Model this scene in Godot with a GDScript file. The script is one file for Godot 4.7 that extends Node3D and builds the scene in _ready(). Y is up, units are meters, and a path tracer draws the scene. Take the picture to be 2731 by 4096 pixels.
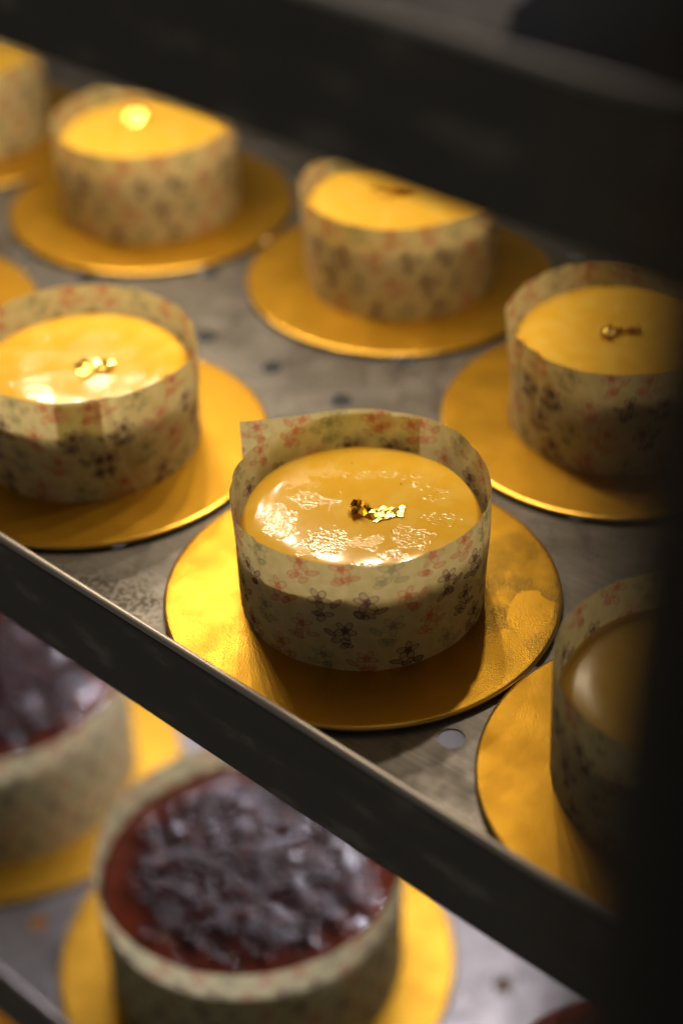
extends Node3D
# Small glazed cakes in printed paper collars on gold boards, on the perforated trays of a rack.
# All lengths below are centimetres; v() turns them into metres.

const FRONT := Vector3(-18.64, 0.0, -3.42)      # a point of the front edge of the middle tray
const ALONG := Vector3(0.7328, 0.0, 0.6805)    # along the front edge
const INWARD := Vector3(0.6805, 0.0, -0.7328)  # from the front edge into the rack
const TRAY_Y := -0.42
const PITCH := 32.7                             # from tray to tray
const BOARD_R := 9.65
const LOW := -40.3                              # height of the lower tray's boards
const COLLAR_H := 6.24

var mats := {}
var taken := {}
var soft := FastNoiseLite.new()
var fine := FastNoiseLite.new()


func v(x: float, y: float, z: float) -> Vector3:
	return Vector3(x, y, z) * 0.01


func numbered(called: String) -> String:
	var n: int = taken.get(called, 0)
	taken[called] = n + 1
	return called if n == 0 else "%s_%03d" % [called, n]


func thing(called: String, label: String, category: String, at: Vector3, group := "", turn := 0.0) -> Node3D:
	var o := Node3D.new()
	o.name = numbered(called)
	add_child(o)
	o.position = at
	o.rotation.y = turn
	o.set_meta("label", label)
	o.set_meta("category", category)
	if group:
		o.set_meta("group", group)
	return o


func part(called: String, mesh: Mesh, m: Material, parent: Node3D, at := Vector3.ZERO) -> MeshInstance3D:
	var o := MeshInstance3D.new()
	o.name = called
	o.mesh = mesh
	o.material_override = m
	o.position = at
	parent.add_child(o, true)
	return o


# a grid of nu x nv cells of the surface f(u, v) (centimetres), u and v from 0 to 1, smooth
func sheet(nu: int, nv: int, f: Callable, flip := false, uvf = null) -> ArrayMesh:
	var p := PackedVector3Array()
	var uv := PackedVector2Array()
	var idx := PackedInt32Array()
	for j in nv + 1:
		for i in nu + 1:
			var a := float(i) / nu
			var b := float(j) / nv
			var q: Vector3 = f.call(a, b)
			p.append(q * 0.01)
			if uvf != null:
				uv.append(uvf.call(a, b, q))
			else:
				uv.append(Vector2(a, b))
	for j in nv:
		for i in nu:
			var k := j * (nu + 1) + i
			if flip:
				idx.append_array([k, k + nu + 1, k + 1, k + 1, k + nu + 1, k + nu + 2])
			else:
				idx.append_array([k, k + 1, k + nu + 1, k + 1, k + nu + 2, k + nu + 1])
	# normals by summing faces; the seam of a closed ring is joined by position
	var nrm := PackedVector3Array()
	nrm.resize(p.size())
	for t in range(0, idx.size(), 3):
		var a := p[idx[t]]
		var n := (p[idx[t + 2]] - a).cross(p[idx[t + 1]] - a)
		for k in 3:
			nrm[idx[t + k]] += n
	for j in nv + 1:
		var k0 := j * (nu + 1)
		var k1 := k0 + nu
		if p[k0].distance_squared_to(p[k1]) < 1e-12:
			var s := nrm[k0] + nrm[k1]
			nrm[k0] = s
			nrm[k1] = s
	for i in nrm.size():
		nrm[i] = nrm[i].normalized() if nrm[i].length_squared() > 1e-24 else Vector3.UP
	var arr := []
	arr.resize(Mesh.ARRAY_MAX)
	arr[Mesh.ARRAY_VERTEX] = p
	arr[Mesh.ARRAY_NORMAL] = nrm
	arr[Mesh.ARRAY_TEX_UV] = uv
	arr[Mesh.ARRAY_INDEX] = idx
	var m := ArrayMesh.new()
	m.add_surface_from_arrays(Mesh.PRIMITIVE_TRIANGLES, arr)
	return m


# a profile of (radius, y) turned round the y axis; from the inside top to the outside bottom
func lathe(profile: PackedVector2Array, n: int, wob := 0.0, seed_ := 0) -> ArrayMesh:
	var last := profile.size() - 1
	return sheet(n, last, func(a: float, b: float) -> Vector3:
		var q := profile[roundi(b * last)]
		var t := a * TAU
		if a == 1.0:
			t = 0.0
		var r := q.x * (1.0 + wob * soft.get_noise_2d(40.0 * cos(t) + seed_, 40.0 * sin(t)))
		return Vector3(r * sin(t), q.y, -r * cos(t)), false,
		func(_a: float, _b: float, q: Vector3) -> Vector2: return Vector2(q.x / 20.0 + 0.5, q.z / 20.0 + 0.5))


func noise(freq: float, octaves := 4, seed_ := 1, type := FastNoiseLite.TYPE_SIMPLEX_SMOOTH) -> FastNoiseLite:
	var n := FastNoiseLite.new()
	n.noise_type = type
	n.frequency = freq
	n.fractal_octaves = octaves
	n.seed = seed_
	return n


func srgb(c: Color) -> Color:
	return c.linear_to_srgb()


func mat(c: Color, rough: float, metal := 0.0) -> StandardMaterial3D:
	var m := StandardMaterial3D.new()
	m.albedo_color = srgb(c)
	m.roughness = rough
	m.metallic = metal
	return m


func ramp(at: Array, colors: Array) -> Gradient:
	var g := Gradient.new()
	g.offsets = PackedFloat32Array(at)
	g.colors = PackedColorArray(colors)
	return g


func noise_tex(size: int, n: FastNoiseLite, at: Array, colors: Array, normal := 0.0) -> NoiseTexture2D:
	var t := NoiseTexture2D.new()
	t.width = size
	t.height = size
	t.seamless = true
	t.noise = n
	if normal > 0.0:
		t.as_normal_map = true
		t.bump_strength = normal
	else:
		t.color_ramp = ramp(at, colors)
	return t


# ---------------------------------------------------------------- printed paper
func dot(im: Image, x: float, y: float, r: float, c: Color, k: float) -> void:
	for j in range(floori(y - r - 1), ceili(y + r + 1) + 1):
		if j < 0 or j >= im.get_height():
			continue
		for i in range(floori(x - r - 1), ceili(x + r + 1) + 1):
			var a := clampf(r + 0.5 - Vector2(i - x, j - y).length(), 0.0, 1.0) * k
			if a > 0.0:
				var ii := posmod(i, im.get_width())
				im.set_pixel(ii, j, im.get_pixel(ii, j).lerp(c, a))


func oval(im: Image, o: Vector2, c: Vector2, rx: float, ry: float, turn: float, ink: Color, k: float, fill := 0.0) -> void:
	var n := int(TAU * maxf(rx, ry) * 0.75) + 8
	for i in n:
		var t := TAU * i / n
		var q := Vector2(rx * cos(t), ry * sin(t)).rotated(turn) + c
		dot(im, o.x + q.x, o.y + q.y, 1.0, ink, k)
	if fill > 0.0:
		var m := int(maxf(rx, ry)) + 1
		for j in range(-m, m + 1):
			for i in range(-m, m + 1):
				var q := Vector2(i, j).rotated(-turn)
				if pow(q.x / rx, 2) + pow(q.y / ry, 2) < 1.0:
					var x := posmod(roundi(o.x + c.x + i), im.get_width())
					var y := roundi(o.y + c.y + j)
					if y >= 0 and y < im.get_height():
						im.set_pixel(x, y, im.get_pixel(x, y).lerp(ink, fill))


# a scribbled posy: a bloom of loose petals round a dark heart, a long leaf to one side, leaves below
func posy(im: Image, o: Vector2, s: float, turn: float, ink: Color, k: float, rng: RandomNumberGenerator) -> void:
	var side := -1.0 if rng.randf() < 0.5 else 1.0
	var w := func(x: float, y: float) -> Vector2: return Vector2(x * side, y).rotated(turn) * s
	oval(im, o, w.call(0, -8), 4.0 * s, 5.5 * s, turn, ink, k, 0.62 * k)
	for q in 5:
		var t := TAU * q / 5.0 + rng.randf_range(-0.2, 0.2)
		var l := rng.randf_range(7.0, 9.0)
		oval(im, o, w.call(l * cos(t), -8 + l * sin(t)), rng.randf_range(6, 8) * s, rng.randf_range(3.6, 5) * s, turn + t * side, ink, k * 0.9, 0.30 * k)
	oval(im, o, w.call(-17, 3), 8.5 * s, 3.4 * s, turn + 0.45 * side, ink, k, 0.6 * k)
	for q in 4:
		oval(im, o, w.call(rng.randf_range(-9, 11), rng.randf_range(7, 18)), rng.randf_range(5, 8) * s, rng.randf_range(3, 4.6) * s, turn + rng.randf_range(-0.9, 0.9), ink, k * 0.9, 0.38 * k)


func printed_paper() -> Image:
	# 37.2 cm x 6.4 cm at 55 pixels per cm
	var im := Image.create(2046, 352, false, Image.FORMAT_RGB8)
	im.fill(srgb(Color(0.83, 0.775, 0.45)))
	var blotch := noise(0.02, 3, 9)
	for y in im.get_height():
		for x in im.get_width():
			var k := blotch.get_noise_2d(x, y) * 0.05
			var c := im.get_pixel(x, y)
			im.set_pixel(x, y, Color(c.r + k, c.g + k, c.b + k * 1.3))
	var red := srgb(Color(0.62, 0.10, 0.06))
	var plum := srgb(Color(0.085, 0.03, 0.05))
	var sage := srgb(Color(0.24, 0.27, 0.18))
	var rows := [[red, red, sage, red, red, sage], [plum, plum, red, plum, plum, red], [red, plum, sage, red, plum, sage], [sage, red, plum, sage, plum, red]]
	var rng := RandomNumberGenerator.new()
	rng.seed = 4
	var cols := 18
	var step := 2046.0 / cols
	for r in 4:
		for k in cols:
			var ink: Color = rows[r][k % 6]
			var o := Vector2((k + 0.5 * (r % 2) + 0.3) * step + rng.randf_range(-6, 6), 48 + r * 92 + rng.randf_range(-7, 7) - 14)
			posy(im, o, rng.randf_range(1.9, 2.2), rng.randf_range(-0.5, 0.5), ink, 0.50 if ink == plum else 0.33, rng)
	return im


# ---------------------------------------------------------------- materials
func foil_image(dirty: bool) -> Image:
	var im := Image.create(1024, 1024, false, Image.FORMAT_RGB8)
	var cloud := noise(0.006, 4, 21)
	var spot := noise(0.27, 2, 22)
	var gold := Color(0.60, 0.325, 0.026)
	for y in 1024:
		for x in 1024:
			var k := 1.0 + 0.06 * cloud.get_noise_2d(x, y)
			var c := gold * k
			if dirty:
				# grease and dust gathered on the right side, with wiped places
				var p := Vector2(x - 512.0, y - 512.0) / 51.2
				var share := clampf((p.x - 2.5) / 4.5 + 0.25, 0.0, 1.0) * clampf(1.0 - absf(p.y - 1.0) / 8.0, 0.0, 1.0)
				share *= clampf(0.75 + 1.3 * cloud.get_noise_2d(x + 3000.0, y), 0.0, 1.0)
				p += Vector2(cloud.get_noise_2d(x * 2.0, y * 2.0), cloud.get_noise_2d(x * 2.0 + 900.0, y * 2.0)) * 0.5
				var wiped := pow((p.x - 7.9) / 1.2, 2) + pow((p.y - 2.0) / 1.5, 2) < 1.0 or (absf(p.x - 6.9 - 0.25 * (p.y - 4.5)) < 0.33 and p.y > 3.4 and p.y < 6.2)
				var a := clampf((spot.get_noise_2d(x, y) - 0.40 + 0.72 * share) * 4.0, 0.0, 0.85)
				if not wiped:
					c = c.lerp(Color(0.10, 0.07, 0.025), a * minf(1.0, share * 2.2))
			im.set_pixel(x, y, srgb(c))
	return im


func tray_image() -> Image:
	var im := Image.create(1024, 1024, false, Image.FORMAT_RGB8)
	var cloud := noise(0.0045, 4, 31)
	var scuff := noise(0.03, 3, 32)
	var spot := noise(0.11, 3, 33)
	for y in 1024:
		for x in 1024:
			var k := 0.225 + 0.04 * cloud.get_noise_2d(x, y) + 0.04 * scuff.get_noise_2d(x * 0.2, y) + 0.06 * spot.get_noise_2d(x * 0.06 + y * 0.05, y * 2.0 - x * 1.6)
			var c := Color(k * 1.04, k * 0.975, k * 0.92)
			var soot := clampf(cloud.get_noise_2d(x + 5000.0, y) * 2.6 + 0.0, 0.0, 1.0)
			var a := clampf(spot.get_noise_2d(x * 1.2, y) * 2.5 - 0.35 + soot * 0.9, 0.0, 1.0) * soot
			a = maxf(a, 0.35 * clampf(scuff.get_noise_2d(x, y * 0.3) * 3.0 - 0.7, 0.0, 1.0))
			c = c.lerp(Color(0.055, 0.045, 0.032), 0.8 * a)
			im.set_pixel(x, y, srgb(c))
	return im


func make_materials() -> void:
	var grey := func(a: float) -> Color: return Color(a, a, a)
	var paper := mat(Color(1, 1, 1), 0.55)
	paper.albedo_texture = ImageTexture.create_from_image(printed_paper())
	paper.cull_mode = BaseMaterial3D.CULL_DISABLED
	paper.backlight_enabled = true
	paper.backlight = Color(0.95, 0.95, 0.95)
	paper.metallic_specular = 0.35
	mats.paper = paper

	for k in 2:
		var foil := mat(Color(1, 1, 1), 1.0, 0.86)
		foil.albedo_texture = ImageTexture.create_from_image(foil_image(k == 1))
		foil.roughness_texture = noise_tex(512, noise(0.012, 4, 41 + k), [0.0, 0.4, 0.6, 1.0], [grey.call(0.44), grey.call(0.48), grey.call(0.51), grey.call(0.56)] if k == 0 else [grey.call(0.31), grey.call(0.36), grey.call(0.40), grey.call(0.47)])
		foil.normal_enabled = true
		foil.normal_texture = noise_tex(1024, noise(0.2, 3, 43), [], [], 1.6)
		foil.normal_scale = 0.4
		mats["foil%d" % k] = foil
	mats.rim = mat(Color(0.90, 0.55, 0.10), 0.30, 1.0)
	mats.card = mat(Color(0.035, 0.028, 0.022), 0.8)

	var tray := mat(Color(1, 1, 1), 1.0, 0.6)
	tray.albedo_texture = ImageTexture.create_from_image(tray_image())
	tray.roughness_texture = noise_tex(512, noise(0.03, 4, 51), [0.0, 0.5, 1.0], [grey.call(0.36), grey.call(0.45), grey.call(0.6)])
	tray.uv1_triplanar = true
	tray.uv1_world_triplanar = true
	tray.uv1_scale = Vector3.ONE * 2.1
	tray.uv1_offset = Vector3(0.37, 0.11, 0.63)
	mats.tray = tray
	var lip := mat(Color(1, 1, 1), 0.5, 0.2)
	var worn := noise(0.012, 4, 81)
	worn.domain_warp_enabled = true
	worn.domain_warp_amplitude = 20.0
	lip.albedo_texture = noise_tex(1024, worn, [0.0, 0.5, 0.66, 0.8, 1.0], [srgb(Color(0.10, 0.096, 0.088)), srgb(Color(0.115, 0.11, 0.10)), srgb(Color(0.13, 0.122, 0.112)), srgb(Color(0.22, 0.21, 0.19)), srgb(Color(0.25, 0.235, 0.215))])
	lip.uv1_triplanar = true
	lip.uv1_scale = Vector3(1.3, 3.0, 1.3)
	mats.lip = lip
	mats.bead = mat(Color(0.55, 0.51, 0.48), 0.42, 0.45)
	mats.dark = mat(Color(0.012, 0.011, 0.010), 0.7)
	mats.navy = mat(Color(0.012, 0.017, 0.026), 0.85)

	var glaze := mat(Color(1, 1, 1), 0.24)
	glaze.albedo_texture = noise_tex(512, noise(0.012, 4, 61), [0.0, 0.45, 0.6, 1.0], [srgb(Color(0.89, 0.50, 0.035)), srgb(Color(0.92, 0.54, 0.055)), srgb(Color(0.93, 0.57, 0.075)), srgb(Color(0.95, 0.61, 0.11))])
	glaze.metallic_specular = 0.42
	glaze.subsurf_scatter_enabled = true
	glaze.subsurf_scatter_strength = 0.12
	mats.glaze = glaze
	mats.sponge = mat(Color(0.62, 0.36, 0.09), 0.8)
	mats.leaf = mat(Color(0.98, 0.68, 0.15), 0.16, 1.0)
	mats.speck = mat(Color(0.04, 0.02, 0.008), 0.7)

	var choc := mat(Color(1, 1, 1), 0.06)
	choc.metallic_specular = 0.27
	var ci := Image.create(512, 512, false, Image.FORMAT_RGB8)
	var cn := noise(0.02, 4, 71)
	for y in 512:
		for x in 512:
			var d := Vector2(x - 255.5, y - 255.5).length() / 256.0 * 20.0 / 17.6
			var k := clampf(smoothstep(0.72, 1.08, d) + 0.5 * cn.get_noise_2d(x, y), 0.0, 1.0)
			ci.set_pixel(x, y, srgb(Color(0.016, 0.007, 0.006).lerp(Color(0.10, 0.020, 0.008), k)))
	choc.albedo_texture = ImageTexture.create_from_image(ci)
	mats.choc = choc
	mats.choc_side = mat(Color(0.06, 0.022, 0.012), 0.7)
	for k in mats:
		mats[k].resource_name = k


# ---------------------------------------------------------------- rack
func make_tray(label: String, at: Vector3, s0: float, s1: float, depth: float, phase: float) -> Node3D:
	# the thing's base lies on the tray surface at the front edge; x along the edge, -z into the rack
	var o := thing("baking_tray", label, "tray", at * 0.01, "perforated metal trays of the rack", -atan2(ALONG.z, ALONG.x))
	# the pan: cells with a round hole each
	var cs := 5.5
	var cd := 5.63
	var st := SurfaceTool.new()
	st.begin(Mesh.PRIMITIVE_TRIANGLES)
	var n := 28
	var hr := 0.62
	var i0 := floori((s0 - phase) / cs)
	var i1 := ceili((s1 - phase) / cs)
	var thick := 0.12
	for i in range(i0, i1):
		for j in range(0, int(depth / cd)):
			var cx := phase + i * cs
			var cz := -(5.4 + j * cd)
			var z_front := -0.45 if j == 0 else cz + cd / 2
			for k in n:
				var ring := []
				for e in 2:
					var t := TAU * (k + e) / n
					var d := Vector2(cos(t), sin(t))
					var far := minf(cs / 2 / maxf(absf(d.x), 1e-6), (cd / 2) / maxf(absf(d.y), 1e-6))
					var q := Vector2(cx, cz) + d * far
					if j == 0 and d.y > 0 and absf(q.y - (cz + cd / 2)) < 1e-4:
						q.y = z_front
					ring.append([Vector2(cx, cz) + d * hr, q])
				for y in [0.0, -thick]:
					var a := v(ring[0][0].x, y, ring[0][0].y)
					var b := v(ring[0][1].x, y, ring[0][1].y)
					var c := v(ring[1][1].x, y, ring[1][1].y)
					var e2 := v(ring[1][0].x, y, ring[1][0].y)
					var up := Vector3.UP if y == 0.0 else Vector3.DOWN
					for q in ([a, c, b, a, e2, c] if y != 0.0 else [a, b, c, a, c, e2]):
						st.set_normal(up)
						st.add_vertex(q)
					# corner of the cell between two far points on different sides
				var pa: Vector2 = ring[0][1]
				var pb: Vector2 = ring[1][1]
				if absf(pa.x - pb.x) > 1e-4 and absf(pa.y - pb.y) > 1e-4:
					var corner := Vector2(cx + signf(pa.x + pb.x - 2 * cx) * cs / 2, (cz - cd / 2) if pa.y + pb.y < 2 * cz else z_front)
					for y in [0.0, -thick]:
						var up := Vector3.UP if y == 0.0 else Vector3.DOWN
						var tri := [v(pa.x, y, pa.y), v(corner.x, y, corner.y), v(pb.x, y, pb.y)]
						if y != 0.0:
							tri.reverse()
						for q in tri:
							st.set_normal(up)
							st.add_vertex(q)
				# wall of the hole
				var w0: Vector2 = ring[0][0]
				var w1: Vector2 = ring[1][0]
				for q in [[w0, 0.0], [w1, 0.0], [w1, -thick], [w0, 0.0], [w1, -thick], [w0, -thick]]:
					st.set_normal(-Vector3(q[0].x - cx, 0, q[0].y - cz).normalized())
					st.add_vertex(v(q[0].x, q[1], q[0].y))
	part("perforated_pan", st.commit(), mats.tray, o)
	# front lip: a folded strip, its outer face below the rolled edge
	var prof := PackedVector2Array()   # (z, y), z positive outwards
	for q in [[-0.46, 0.0], [-0.34, 0.02], [-0.27, 0.1], [-0.25, 0.22], [-0.25, 1.95]]:
		prof.append(Vector2(q[0], q[1]))
	part("inner_fold", strip(prof, s0, s1), mats.tray, o)
	prof = PackedVector2Array()
	for q in [[-0.16, 1.82], [-0.05, 1.82], [0.0, 1.76], [0.02, 1.65], [0.02, -3.15], [0.0, -3.3], [-0.06, -3.37], [-0.16, -3.38], [-1.1, -3.38], [-1.1, -3.26], [-0.14, -3.26], [-0.14, 1.7]]:
		prof.append(Vector2(q[0], q[1]))
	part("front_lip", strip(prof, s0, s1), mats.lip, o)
	prof = PackedVector2Array()
	for k in 17:
		var t := TAU * k / 16.0
		prof.append(Vector2(-0.21 + 0.21 * cos(t), 2.02 - 0.21 * sin(t)))
	part("rolled_edge", strip(prof, s0, s1), mats.bead, o)
	return o


func strip(prof: PackedVector2Array, s0: float, s1: float) -> ArrayMesh:
	var last := prof.size() - 1
	return sheet(40, last, func(a: float, b: float) -> Vector3:
		var q := prof[roundi(b * last)]
		return Vector3(lerpf(s0, s1, a), q.y, q.x))


# ---------------------------------------------------------------- boards and cakes
func make_board(at: Vector3, r: float, label: String, dirty: bool, turn: float) -> Node3D:
	var o := thing("cake_board", label, "cake board", v(at.x, at.y + TRAY_Y + 0.004, at.z), "round gold cake boards", turn)
	var top := -TRAY_Y - 0.004
	var seed_ := int(absf(at.x * 13 + at.z * 7))
	var face := PackedVector2Array([Vector2(0.001, top), Vector2(r * 0.5, top), Vector2(r - 0.35, top), Vector2(r - 0.16, top - 0.012)])
	part("foil_face", lathe(face, 160), mats["foil1" if dirty else "foil0"], o)
	var edge := PackedVector2Array([Vector2(r - 0.16, top - 0.012), Vector2(r - 0.07, top - 0.03), Vector2(r - 0.015, top - 0.075), Vector2(r, top - 0.13), Vector2(r - 0.02, top - 0.19)])
	part("rolled_rim", lathe(edge, 200, 0.0006, seed_), mats.rim, o)
	var base := PackedVector2Array([Vector2(r - 0.03, top - 0.185), Vector2(r - 0.12, top - 0.24), Vector2(r - 0.2, 0.03), Vector2(r - 0.3, 0.0), Vector2(0.001, 0.0)])
	part("card_base", lathe(base, 120), mats.card, o)
	return o


# the paper collar: one strip wound once round the cake, its two ends overlapping
# phi: 0 is away from the camera, positive to the right
func collar(R: float, H: float, phi0: float, turns: float, tail: float, seed_: int, rough: float, lift: float) -> ArrayMesh:
	var n := 420
	var rows := 22
	var arc := TAU * turns * R
	var total := arc + tail
	return sheet(n, rows, func(a: float, b: float) -> Vector3:
		var s := a * total
		var y := H * (1.0 - b)
		var phi := deg_to_rad(phi0) - minf(s, arc) / R
		var r := R + 0.10 * (s / arc)
		# facets and dents, stronger where the paper stands free
		var up := y / H
		var w := soft.get_noise_3d(26.0 * cos(phi) + seed_ * 31.0, 26.0 * sin(phi), y * 4.0)
		r += rough * w * (0.55 + 0.6 * up) - 0.13 * (1.0 - up)
		r -= rough * 0.55 * pow(maxf(0.0, 1.0 - 5.0 * absf(soft.get_noise_3d(45.0 * cos(phi) + seed_ * 13.0, 45.0 * sin(phi) + 200.0, y * 2.2))), 2.0) * (0.3 + 0.7 * up)
		r += rough * 0.35 * soft.get_noise_2d(95.0 * cos(phi) + seed_ * 17.0, 95.0 * sin(phi)) * (0.4 + up * 0.6)
		var p := Vector3(r * sin(phi), y, -r * cos(phi))
		if s > arc:
			p += Vector3(-cos(phi), 0, -sin(phi)) * (s - arc) + Vector3(sin(phi), 0, -cos(phi)) * pow((s - arc) / 6.0, 2) * 0.6
		p.y += lift * smoothstep(arc * 0.72, arc, s) + 0.05 * soft.get_noise_2d(phi * 60.0, seed_ * 9.0) * up
		return p, false,
		func(a: float, b: float, _q: Vector3) -> Vector2: return Vector2(a * total / 37.2 + seed_ * 0.173, b * H / 6.4))


# patches of broken, glittering skin on the glaze of the sharp cake: x, z, half sizes, share of coarse grain
const PATCHES := [[-2.6, -2.9, 2.0, 1.0, 0.25], [-3.7, 0.6, 1.1, 1.2, 1.0], [-1.7, 2.6, 1.2, 1.0, 1.0], [-0.6, 4.4, 2.0, 0.28, 1.0], [1.0, -2.6, 2.1, 0.36, 2.0], [3.8, -1.9, 1.2, 1.6, 2.0],
	[3.7, 0.9, 0.7, 0.5, 1.6], [2.6, 2.3, 1.1, 0.8, 1.2], [0.2, 2.6, 1.0, 0.6, 0.25], [-2.2, -0.7, 1.1, 0.7, 1.2], [1.6, 3.6, 0.8, 0.3, 1.0]]


# how the glaze lies at (x, z): x how broken its skin is, y nearness to the edge of a broken patch, z how coarse
func film_at(ns: Array, seed_: int, x: float, z: float) -> Vector3:
	var w: float = 0.9 * ns[0].get_noise_2d(x * 2.0, z * 2.0) + 0.8 * ns[1].get_noise_2d(x, z) + 0.3 * ns[2].get_noise_2d(x * 0.5, z * 0.5)
	if seed_ != 1:
		var f: float = 1.4 * ns[0].get_noise_2d(x, z * 1.8) + 0.35 * w - 0.12
		return Vector3(smoothstep(0.0, 0.2, f), exp(-pow((f - 0.03) / 0.07, 2.0)), 0.8)
	var best := 9.0
	var coarse := 0.0
	for q in PATCHES:
		var d := sqrt(pow((x - q[0]) / q[2], 2) + pow((z - q[1]) / q[3], 2))
		if d < best:
			best = d
			coarse = q[4]
	var f := 0.85 - best + 0.75 * w
	return Vector3(smoothstep(0.0, 0.35, f), exp(-pow((f - 0.06) / 0.12, 2.0)) * (0.3 + 0.7 * coarse), coarse)


func glaze_noises(seed_: int) -> Array:
	return [noise(0.24, 3, 100 + seed_), noise(1.3, 3, 200 + seed_), noise(5.6, 2, 300 + seed_)]


func glaze_top(r0: float, top: float, nr: int, nt: int, seed_: int, wet: float, rough: float) -> ArrayMesh:
	var ns := glaze_noises(seed_)
	var mid: FastNoiseLite = ns[1]
	var tiny: FastNoiseLite = ns[2]
	return sheet(nt, nr, func(a: float, b: float) -> Vector3:
		var t := 0.0 if a == 1.0 else a * TAU
		var x := sin(t)
		var z := -cos(t)
		var r := r0 * (1.0 + 0.012 * soft.get_noise_2d(30.0 * x + seed_ * 7.0, 30.0 * z))
		x *= r * b
		z *= r * b
		var y := -0.42 * pow(b, 9.0) - 0.5 * pow(maxf(b - 0.93, 0.0) / 0.07, 2.2)
		var inside := 1.0 - smoothstep(0.84, 0.96, b)
		if wet > 0.1:
			var f := film_at(ns, seed_, x, z)
			var spots := smoothstep(0.15, 0.5, mid.get_noise_2d(x * 1.3 + 50.0, z * 1.3))
			y += inside * wet * (0.008 * f.y * (0.3 + spots) + (0.009 * f.y + 0.0100 * f.x * f.z * (0.4 + 0.9 * spots)) * tiny.get_noise_2d(x * 0.55 + 9.0, z * 0.95))
			y += rough * f.x * 0.0025 * tiny.get_noise_2d(x * 1.5, z * 1.5) * (1.0 - smoothstep(0.9, 1.0, b))
		y += 0.025 * soft.get_noise_2d(x * 3.0 + seed_ * 11.0, z * 3.0)
		return Vector3(x, top + y, z), false,
		func(_a: float, _b: float, q: Vector3) -> Vector2: return Vector2(q.x / 13.0 + 0.5, q.z / 13.0 + 0.5))


# the glaze of a wet cake: smooth where the film lies, dull and grainy elsewhere
func wet_glaze(seed_: int, size: int) -> StandardMaterial3D:
	var ns := glaze_noises(seed_)
	var im := Image.create(size, size, false, Image.FORMAT_RGB8)
	for y in size:
		for x in size:
			var f := film_at(ns, seed_, (x / float(size) - 0.5) * 13.0, (y / float(size) - 0.5) * 13.0)
			var k := lerpf(0.115, 0.28, clampf(f.x * (1.0 - f.z), 0.0, 1.0))
			im.set_pixel(x, y, Color(k, k, k))
	var m: StandardMaterial3D = mats.glaze.duplicate()
	m.roughness = 1.0
	m.roughness_texture = ImageTexture.create_from_image(im)
	m.resource_name = "wet_glaze_%d" % seed_
	return m


# dark glaze strewn with rounded glossy lumps, thickest towards the middle
func chocolate_top(r0: float, top: float, nr: int, nt: int, seed_: int) -> ArrayMesh:
	var big := noise(0.30, 3, 500 + seed_)
	var mid := noise(1.6, 2, 600 + seed_)
	var rng := RandomNumberGenerator.new()
	rng.seed = 700 + seed_
	var bins := {}
	for k in 1500:
		var a := rng.randf() * TAU
		var d := pow(rng.randf(), 0.6) * 0.90
		var c := Vector2(sin(a), cos(a)) * d * r0
		if big.get_noise_2d(c.x, c.y) + 0.42 - d * 0.75 < rng.randf_range(-0.35, 0.05):
			continue
		var lump := [c, rng.randf_range(0.20, 0.46), rng.randf_range(0.07, 0.24), rng.randf_range(0.6, 1.0), rng.randf() * PI]
		for bx in range(floori(c.x) - 1, floori(c.x) + 2):
			for bz in range(floori(c.y) - 1, floori(c.y) + 2):
				var key := Vector2i(bx, bz)
				if not bins.has(key):
					bins[key] = []
				bins[key].append(lump)
	return sheet(nt, nr, func(a: float, b: float) -> Vector3:
		var t := 0.0 if a == 1.0 else a * TAU
		var x := r0 * b * sin(t)
		var z := -r0 * b * cos(t)
		var h := 0.0
		for q in bins.get(Vector2i(floori(x), floori(z)), []):
			var p: Vector2 = (Vector2(x, z) - q[0]).rotated(q[4])
			var d2: float = (p.x * p.x + p.y * p.y / (q[3] * q[3])) / (q[1] * q[1])
			if d2 < 1.0:
				h = maxf(h, q[2] * sqrt(1.0 - d2 * d2))
		var y := 0.10 * big.get_noise_2d(x, z) + h + 0.012 * mid.get_noise_2d(x, z) - 0.5 * pow(b, 12.0)
		return Vector3(x, top + y, z), false,
		func(_a: float, _b: float, q: Vector3) -> Vector2: return Vector2(q.x / 20.0 + 0.5, q.z / 20.0 + 0.5))


func cake_side(r: float, y0: float, y1: float, m: Material, o: Node3D, called: String) -> void:
	part(called, lathe(PackedVector2Array([Vector2(r * 0.985, y1), Vector2(r, y1 - 0.25), Vector2(r, y1 * 0.5), Vector2(r * 0.985, y0 + 0.3), Vector2(r * 0.975, y0)]), 120, 0.01, 5), m, o)


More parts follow.
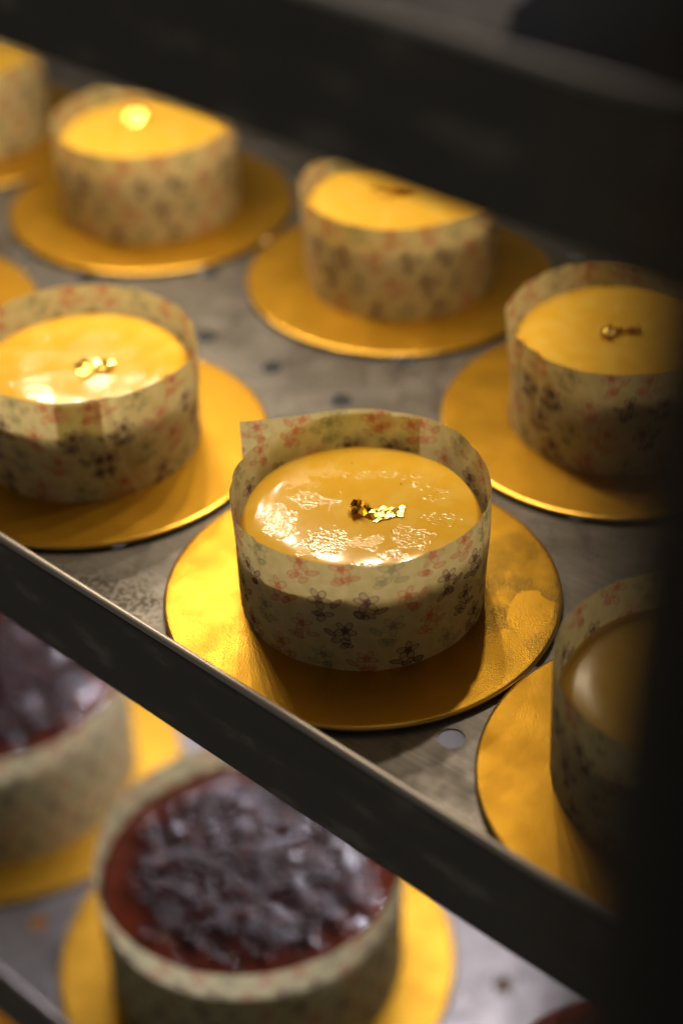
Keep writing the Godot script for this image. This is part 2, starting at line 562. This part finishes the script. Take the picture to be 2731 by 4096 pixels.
# a scrap of gold leaf: a torn, creased sheet whose facets catch the light one by one
func leaf_scrap(c: Vector3, size: Vector2, turn: float, pitch: float, crease: float, curl: float, seed_: int, nu: int, nv: int) -> ArrayMesh:
	var fold := noise(0.9, 1, 900 + seed_)
	var tear := noise(1.7, 2, 950 + seed_)
	var p := []
	for j in nv + 1:
		for i in nu + 1:
			var a := i / float(nu) * 2.0 - 1.0
			var b := j / float(nv) * 2.0 - 1.0
			# the outline narrows and frays towards its ends
			var w := 0.66 + 0.30 * tear.get_noise_2d(a * 0.8, 3.0) + 0.07 * tear.get_noise_2d(a * 5.0, 9.0)
			var x := a * (0.88 + 0.22 * tear.get_noise_2d(7.0, b * 1.2)) + 0.05 * fold.get_noise_2d(i * 3.1, j * 2.7)
			var z := b * w + 0.3 * tear.get_noise_2d(a * 0.7, 20.0) + 0.05 * fold.get_noise_2d(i * 2.3 + 40.0, j * 3.7)
			var f1 := absf(fold.get_noise_2d(x * 1.2 + 10.0, z * 1.2))
			var f2 := absf(fold.get_noise_2d(x * 2.3 + 60.0, z * 2.3))
			var y := crease * (0.75 - 1.2 * f1 - 0.6 * f2) + curl * (a * a * 0.6 + 0.4 * b)
			p.append(c + Vector3(x * size.x, maxf(y, -0.02), z * size.y).rotated(Vector3.UP, turn).rotated(Vector3.RIGHT, pitch))
	var st := SurfaceTool.new()
	st.begin(Mesh.PRIMITIVE_TRIANGLES)
	for j in nv:
		for i in nu:
			var k := j * (nu + 1) + i
			for t in [[k, k + 1, k + nu + 1], [k + 1, k + nu + 2, k + nu + 1]]:
				var a: Vector3 = p[t[0]]
				var b: Vector3 = p[t[1]]
				var d: Vector3 = p[t[2]]
				var n := (d - a).cross(b - a).normalized()
				for q in [a, b, d]:
					st.set_normal(n)
					st.add_vertex(q * 0.01)
				for q in [a, d, b]:
					st.set_normal(-n)
					st.add_vertex((q - n * 0.008) * 0.01)
	return st.commit()


func make_cake(at: Vector3, label: String, k: Dictionary) -> Node3D:
	var o := thing("glazed_cake", label, "cake", v(at.x, at.y + 0.004, at.z), "yellow glazed cakes in printed paper collars")
	var top: float = k.get("top", 4.95)
	var s: int = k.seed
	cake_side(5.72, 0.0, top - 0.75, mats.sponge, o, "sponge")
	part("glaze", glaze_top(5.78, top, k.get("nr", 90), k.get("nt", 240), s, k.get("wet", 0.5), k.get("rough", 0.3)), wet_glaze(s, 768) if k.get("wet", 0.5) > 0.1 else mats.glaze, o)
	part("paper_collar", collar(6.0, COLLAR_H, k.phi, k.get("turns", 1.06), k.get("tail", 0.0), s, k.get("crumple", 0.10), k.get("lift", 0.0)), mats.paper, o)
	return o


func make_chocolate(at: Vector3, r: float, h: float, top: float, label: String, s: int, big: bool) -> Node3D:
	var o := thing("chocolate_cake", label, "cake", v(at.x, at.y + 0.004, at.z), "chocolate cakes on the lower tray")
	cake_side(r - 0.25, 0.0, top - 0.35, mats.choc_side, o, "sponge")
	part("chocolate_topping", chocolate_top(r - 0.22, top, 190 if big else 110, 640 if big else 300, s), mats.choc, o)
	part("paper_collar", collar(r, h, 40.0 * s, 1.05, 0.0, s + 20, 0.14, 0.0), mats.paper, o)
	return o


func area(at: Vector3, look: Vector3, size: Vector2, energy: float, c: Color, called: String) -> void:
	var l := AreaLight3D.new()
	l.name = numbered(called)
	add_child(l)
	# x of the light runs along the tray edge, it shines along its -z
	var z := -look.normalized()
	var x := ALONG - z * ALONG.dot(z)
	x = x.normalized()
	l.transform = Transform3D(Basis(x, z.cross(x), z), at * 0.01)
	l.area_size = size * 0.01
	l.light_energy = energy
	l.light_color = c
	l.area_range = 3.0
	l.shadow_enabled = true


func spot_on(s: float, d: float, y: float) -> Vector3:
	return FRONT + ALONG * s + INWARD * d + Vector3(0, y, 0)


func _ready() -> void:
	# camera
	var cam := Camera3D.new()
	cam.name = "camera"
	add_child(cam)
	cam.transform = Transform3D(Basis(
		Vector3(0.9995212, -0.0296753, 0.0087588), Vector3(0.0289935, 0.7994584, -0.6000213), Vector3(0.0108035, 0.5999880, 0.7999361)), v(0, 53.439, 64.962))
	cam.near = 0.02
	cam.far = 20.0
	cam.fov = 32.927
	var lens := CameraAttributesPhysical.new()
	lens.frustum_focal_length = 12.0 / tan(deg_to_rad(32.927 / 2.0))
	lens.frustum_focus_distance = 0.797
	lens.exposure_aperture = 1.6
	lens.frustum_near = 0.02
	lens.frustum_far = 20.0
	cam.attributes = lens
	cam.current = true
	print("fov ", cam.fov)
	# room: dim and brown all round; the lamps are strips under the trays
	var we := WorldEnvironment.new()
	we.name = "environment"
	var e := Environment.new()
	e.background_mode = Environment.BG_COLOR
	e.background_color = srgb(Color(0.078, 0.070, 0.058))
	e.tonemap_mode = Environment.TONE_MAPPER_LINEAR
	e.tonemap_exposure = 1.0
	e.sdfgi_enabled = true
	e.ssao_enabled = true
	e.ssil_enabled = true
	we.environment = e
	add_child(we)
	# rows of small lamps under the trays
	for k in 10:
		area(spot_on(-33.5 + k * 5.0, 27, PITCH - 2.5), Vector3(0, -1, 0) - INWARD * 0.8, Vector2(0.9, 0.9), 0.0196, Color(1.0, 0.915, 0.78), "shelf_lamp_light")
	for k in 4:  # extra inner row, added for the glare on the left of the boards
		area(spot_on(-34 + k * 5.0, 34, PITCH - 2.5), Vector3(0, -1, 0) - INWARD * 0.6, Vector2(0.9, 0.9), 0.0045, Color(1.0, 0.93, 0.82), "added_glare_light")
	for k in 13:
		area(spot_on(-46 + k * 5.0, 36, -3.0), Vector3(0, -1, 0) - INWARD * 1.0, Vector2(0.9, 0.9), 0.026, Color(0.98, 0.95, 1.0), "low_lamp_light")
	area(spot_on(-10, 24, LOW - 2.5), Vector3(0, -1, 0), Vector2(40, 0.5), 0.25, Color(1.0, 0.82, 0.6), "strip_light_lowest")
	area(spot_on(10, 50, 150), Vector3(0, -1, 0), Vector2(60, 30), 0.5, Color(1.0, 0.93, 0.88), "added_overhead_fill")  # unseen fill added above the rack to brighten the upper tray's top

	soft.noise_type = FastNoiseLite.TYPE_SIMPLEX_SMOOTH
	soft.frequency = 0.02
	soft.fractal_octaves = 2
	soft.seed = 3
	make_materials()

	# trays
	var base := FRONT + Vector3(0, TRAY_Y, 0)
	make_tray("grey perforated tray across the middle, holding the row of yellow cakes", base, -55, 75, 60, 3.5)
	make_tray("black-faced tray overhead, its dark front lip crossing the top of the picture", base + Vector3(0, PITCH - 0.1, 0), -45, 75, 60, 0.5)
	make_tray("lower tray under the chocolate cakes, its lip at the bottom left corner", base + Vector3(0, LOW, 0) - INWARD * 0.5, -55, 65, 48, 0.36)
	make_tray("lowest tray, only glimpsed past the lip in the bottom left corner", base + Vector3(0, 2 * LOW, 0) - INWARD * 0.5, -60, 45, 55, 0.0)

	# yellow cakes, each on its board
	var spots := [
		[0.0, 0.0, "cake with a crumpled gold flake and wet shiny glaze, in sharp focus in the middle", {"seed": 1, "phi": 30.0, "top": 4.9, "turns": 1.12, "tail": 4.4, "nr": 260, "nt": 1000, "wet": 1.0, "rough": 1.0, "lift": 0.22, "crumple": 0.19}, "gold board speckled with dark grease under the sharp middle cake"],
		[-14.51, -13.68, "yellow cake cut by the left edge, glaze glistening, left of the sharp middle cake", {"seed": 2, "phi": 186.0, "turns": 1.06, "nr": 150, "nt": 420, "wet": 0.8, "rough": 0.4, "crumple": 0.30}, "gold board under the glistening cake at the left edge"],
		[14.23, -14.60, "matte yellow cake with a dark flake at the right edge, behind the sharp middle cake", {"seed": 3, "phi": 10.0, "wet": 0.06, "rough": 0.2, "crumple": 0.32, "top": 5.15}, "brownish gold board under the matte cake at the right edge"],
		[2.93, -31.16, "blurred yellow cake half hidden by the black lip, behind the middle cake", {"seed": 4, "top": 5.3, "phi": 120.0, "wet": 0.05, "rough": 0.1, "crumple": 0.12}, "orange gold board under the blurred cake behind the middle one"],
		[-13.48, -41.89, "blurred yellow cake with a round glint on top, upper left below the black lip", {"seed": 5, "phi": 60.0, "wet": 0.05, "rough": 0.1, "crumple": 0.12, "top": 5.4}, "orange gold board under the blurred cake at the upper left"],
		[-28.0, -54.5, "blurred cake in the top left corner, farthest of all", {"seed": 6, "phi": -60.0, "wet": 0.05, "rough": 0.1}, "orange gold board in the top left corner, farthest of all"],
		[13.6, 12.9, "cake in deep shade at the lower right, half behind the black post", {"seed": 7, "phi": 20.0, "wet": 0.06, "rough": 0.2}, "bright gold board at the lower right, beside the round tray hole"],
		[-29.0, -27.5, "yellow cake just beyond the left edge, its gold board peeping in", {"seed": 8, "phi": 20.0, "wet": 0.05, "rough": 0.1}, "gold board of which a rounded end peeps in at the left edge"],
	]
	var cakes := []
	for q in spots:
		make_board(Vector3(q[0], 0, q[1]), BOARD_R if q[1] < 10.0 else 9.05, q[4], q[0] == 0.0, 0.0 if q[0] == 0.0 else q[0])
		cakes.append(make_cake(Vector3(q[0], 0, q[1]), q[2], q[3]))
	var scraps := [   # cake, place, half sizes, turn, pitch, crease, curl
		[0, Vector3(0.02, 4.98, 0.25), Vector2(0.55, 0.72), 0.3, 0.12, 0.75, 0.0, 4, 4], [0, Vector3(1.32, 4.95, 0.55), Vector2(0.85, 0.62), 0.1, 0.07, 0.035, 0.04, 9, 6],
		[1, Vector3(0.9, 5.06, 0.9), Vector2(1.1, 0.8), 0.5, 0.1, 0.25, 0.05, 8, 6], [1, Vector3(0.1, 5.0, 0.5), Vector2(0.5, 0.5), 2.0, 0.1, 0.3, 0.0, 5, 5],
		[2, Vector3(0.35, 5.3, 0.0), Vector2(0.85, 0.4), 0.1, -0.5, 0.35, 0.1, 7, 4], [2, Vector3(-0.7, 5.25, 0.25), Vector2(0.6, 0.6), 1.0, -0.2, 0.5, 0.0, 5, 5],
		[3, Vector3(-0.3, 5.6, -0.2), Vector2(1.4, 0.5), 0.35, -0.7, 0.5, 0.1, 8, 5], [4, Vector3(-0.6, 5.75, -1.2), Vector2(0.85, 0.85), 0.6, 0.5, 0.12, 0.0, 6, 6]]
	for k in scraps.size():
		var q: Array = scraps[k]
		part("gold_leaf", leaf_scrap(q[1], q[2], q[3], q[4], q[5], q[6], k, q[7], q[8]), mats.leaf, cakes[q[0]])
	# dark seeds in the glaze of the sharp cake
	var rng := RandomNumberGenerator.new()
	rng.seed = 12
	for k in 11:
		var a := rng.randf() * TAU
		var r := sqrt(rng.randf()) * 4.8
		var ball := SphereMesh.new()
		ball.radius = rng.randf_range(0.00022, 0.00045)
		ball.height = ball.radius * 1.5
		ball.radial_segments = 8
		ball.rings = 4
		part("vanilla_speck", ball, mats.speck, cakes[0], v(r * cos(a), 4.91, r * sin(a)))

	# the lower tray: larger chocolate cakes
	make_board(Vector3(-7.78, LOW, -10.78), 13.3, "bright yellow gold board under the chocolate cake at the bottom", false, 0.4)
	make_chocolate(Vector3(-7.78, LOW, -10.78), 9.86, 10.25, 8.6, "dark chocolate cake with a glittering top at the bottom, below the grey lip", 1, true)
	make_board(Vector3(-27.4, LOW, -28.9), 13.3, "gold board in shade at the lower left, under the cake cut by the left edge", false, 1.0)
	make_chocolate(Vector3(-27.4, LOW, -28.9), 9.86, 10.25, 8.9, "chocolate cake cut by the left edge, with reddish glints, below the grey lip", 2, true)
	make_board(Vector3(14.8, LOW, 10.3), 13.3, "gold board under the dark cake in the bottom right corner", false, 2.0)
	make_chocolate(Vector3(14.8, LOW, 10.3), 9.86, 8.4, 9.9, "dark cake of which only a brown rim shows in the bottom right corner", 3, false)
	make_board(Vector3(-38.0, 2 * LOW, -45.0), 13.3, "orange gold board on the lowest tray, glimpsed in the bottom left corner", false, 0.7)

	# on the upper tray, and the post in front of the rack
	var cloth := thing("navy_cloth", "dark navy blurred bundle lying on the overhead tray at the top right", "cloth", v(12.9, PITCH + TRAY_Y - 0.1, 11.6))
	part("folds", sheet(60, 24, func(a: float, b: float) -> Vector3:
		var t := 0.0 if a == 1.0 else a * TAU
		var r := b * (8.2 + 1.4 * soft.get_noise_2d(30 * cos(t), 30 * sin(t)))
		var h := 2.6 * (1.0 - pow(b, 3.0)) + 0.5 * soft.get_noise_2d(r * 9 * cos(t), r * 9 * sin(t)) * (1.0 - b)
		return Vector3(r * sin(t), maxf(h, 0.0) + 0.01, -r * cos(t) * 0.75)), mats.navy, cloth)
	var post := thing("rack_post", "black upright post close to the lens along the right edge", "post", v(4.6, -95.0, 51.0))
	var pp := PackedVector2Array()
	var w := 2.0
	for q in [[-w + 0.3, -w], [w - 0.3, -w], [w, -w + 0.3], [w, w - 0.3], [w - 0.3, w], [-w + 0.3, w], [-w, w - 0.3], [-w, -w + 0.3], [-w + 0.3, -w]]:
		pp.append(Vector2(q[0], q[1]))
	part("square_tube", sheet(pp.size() - 1, 4, func(a: float, b: float) -> Vector3:
		var q := pp[roundi(a * (pp.size() - 1))]
		return Vector3(q.x, 165.0 * (1.0 - b), q.y)), mats.dark, post)
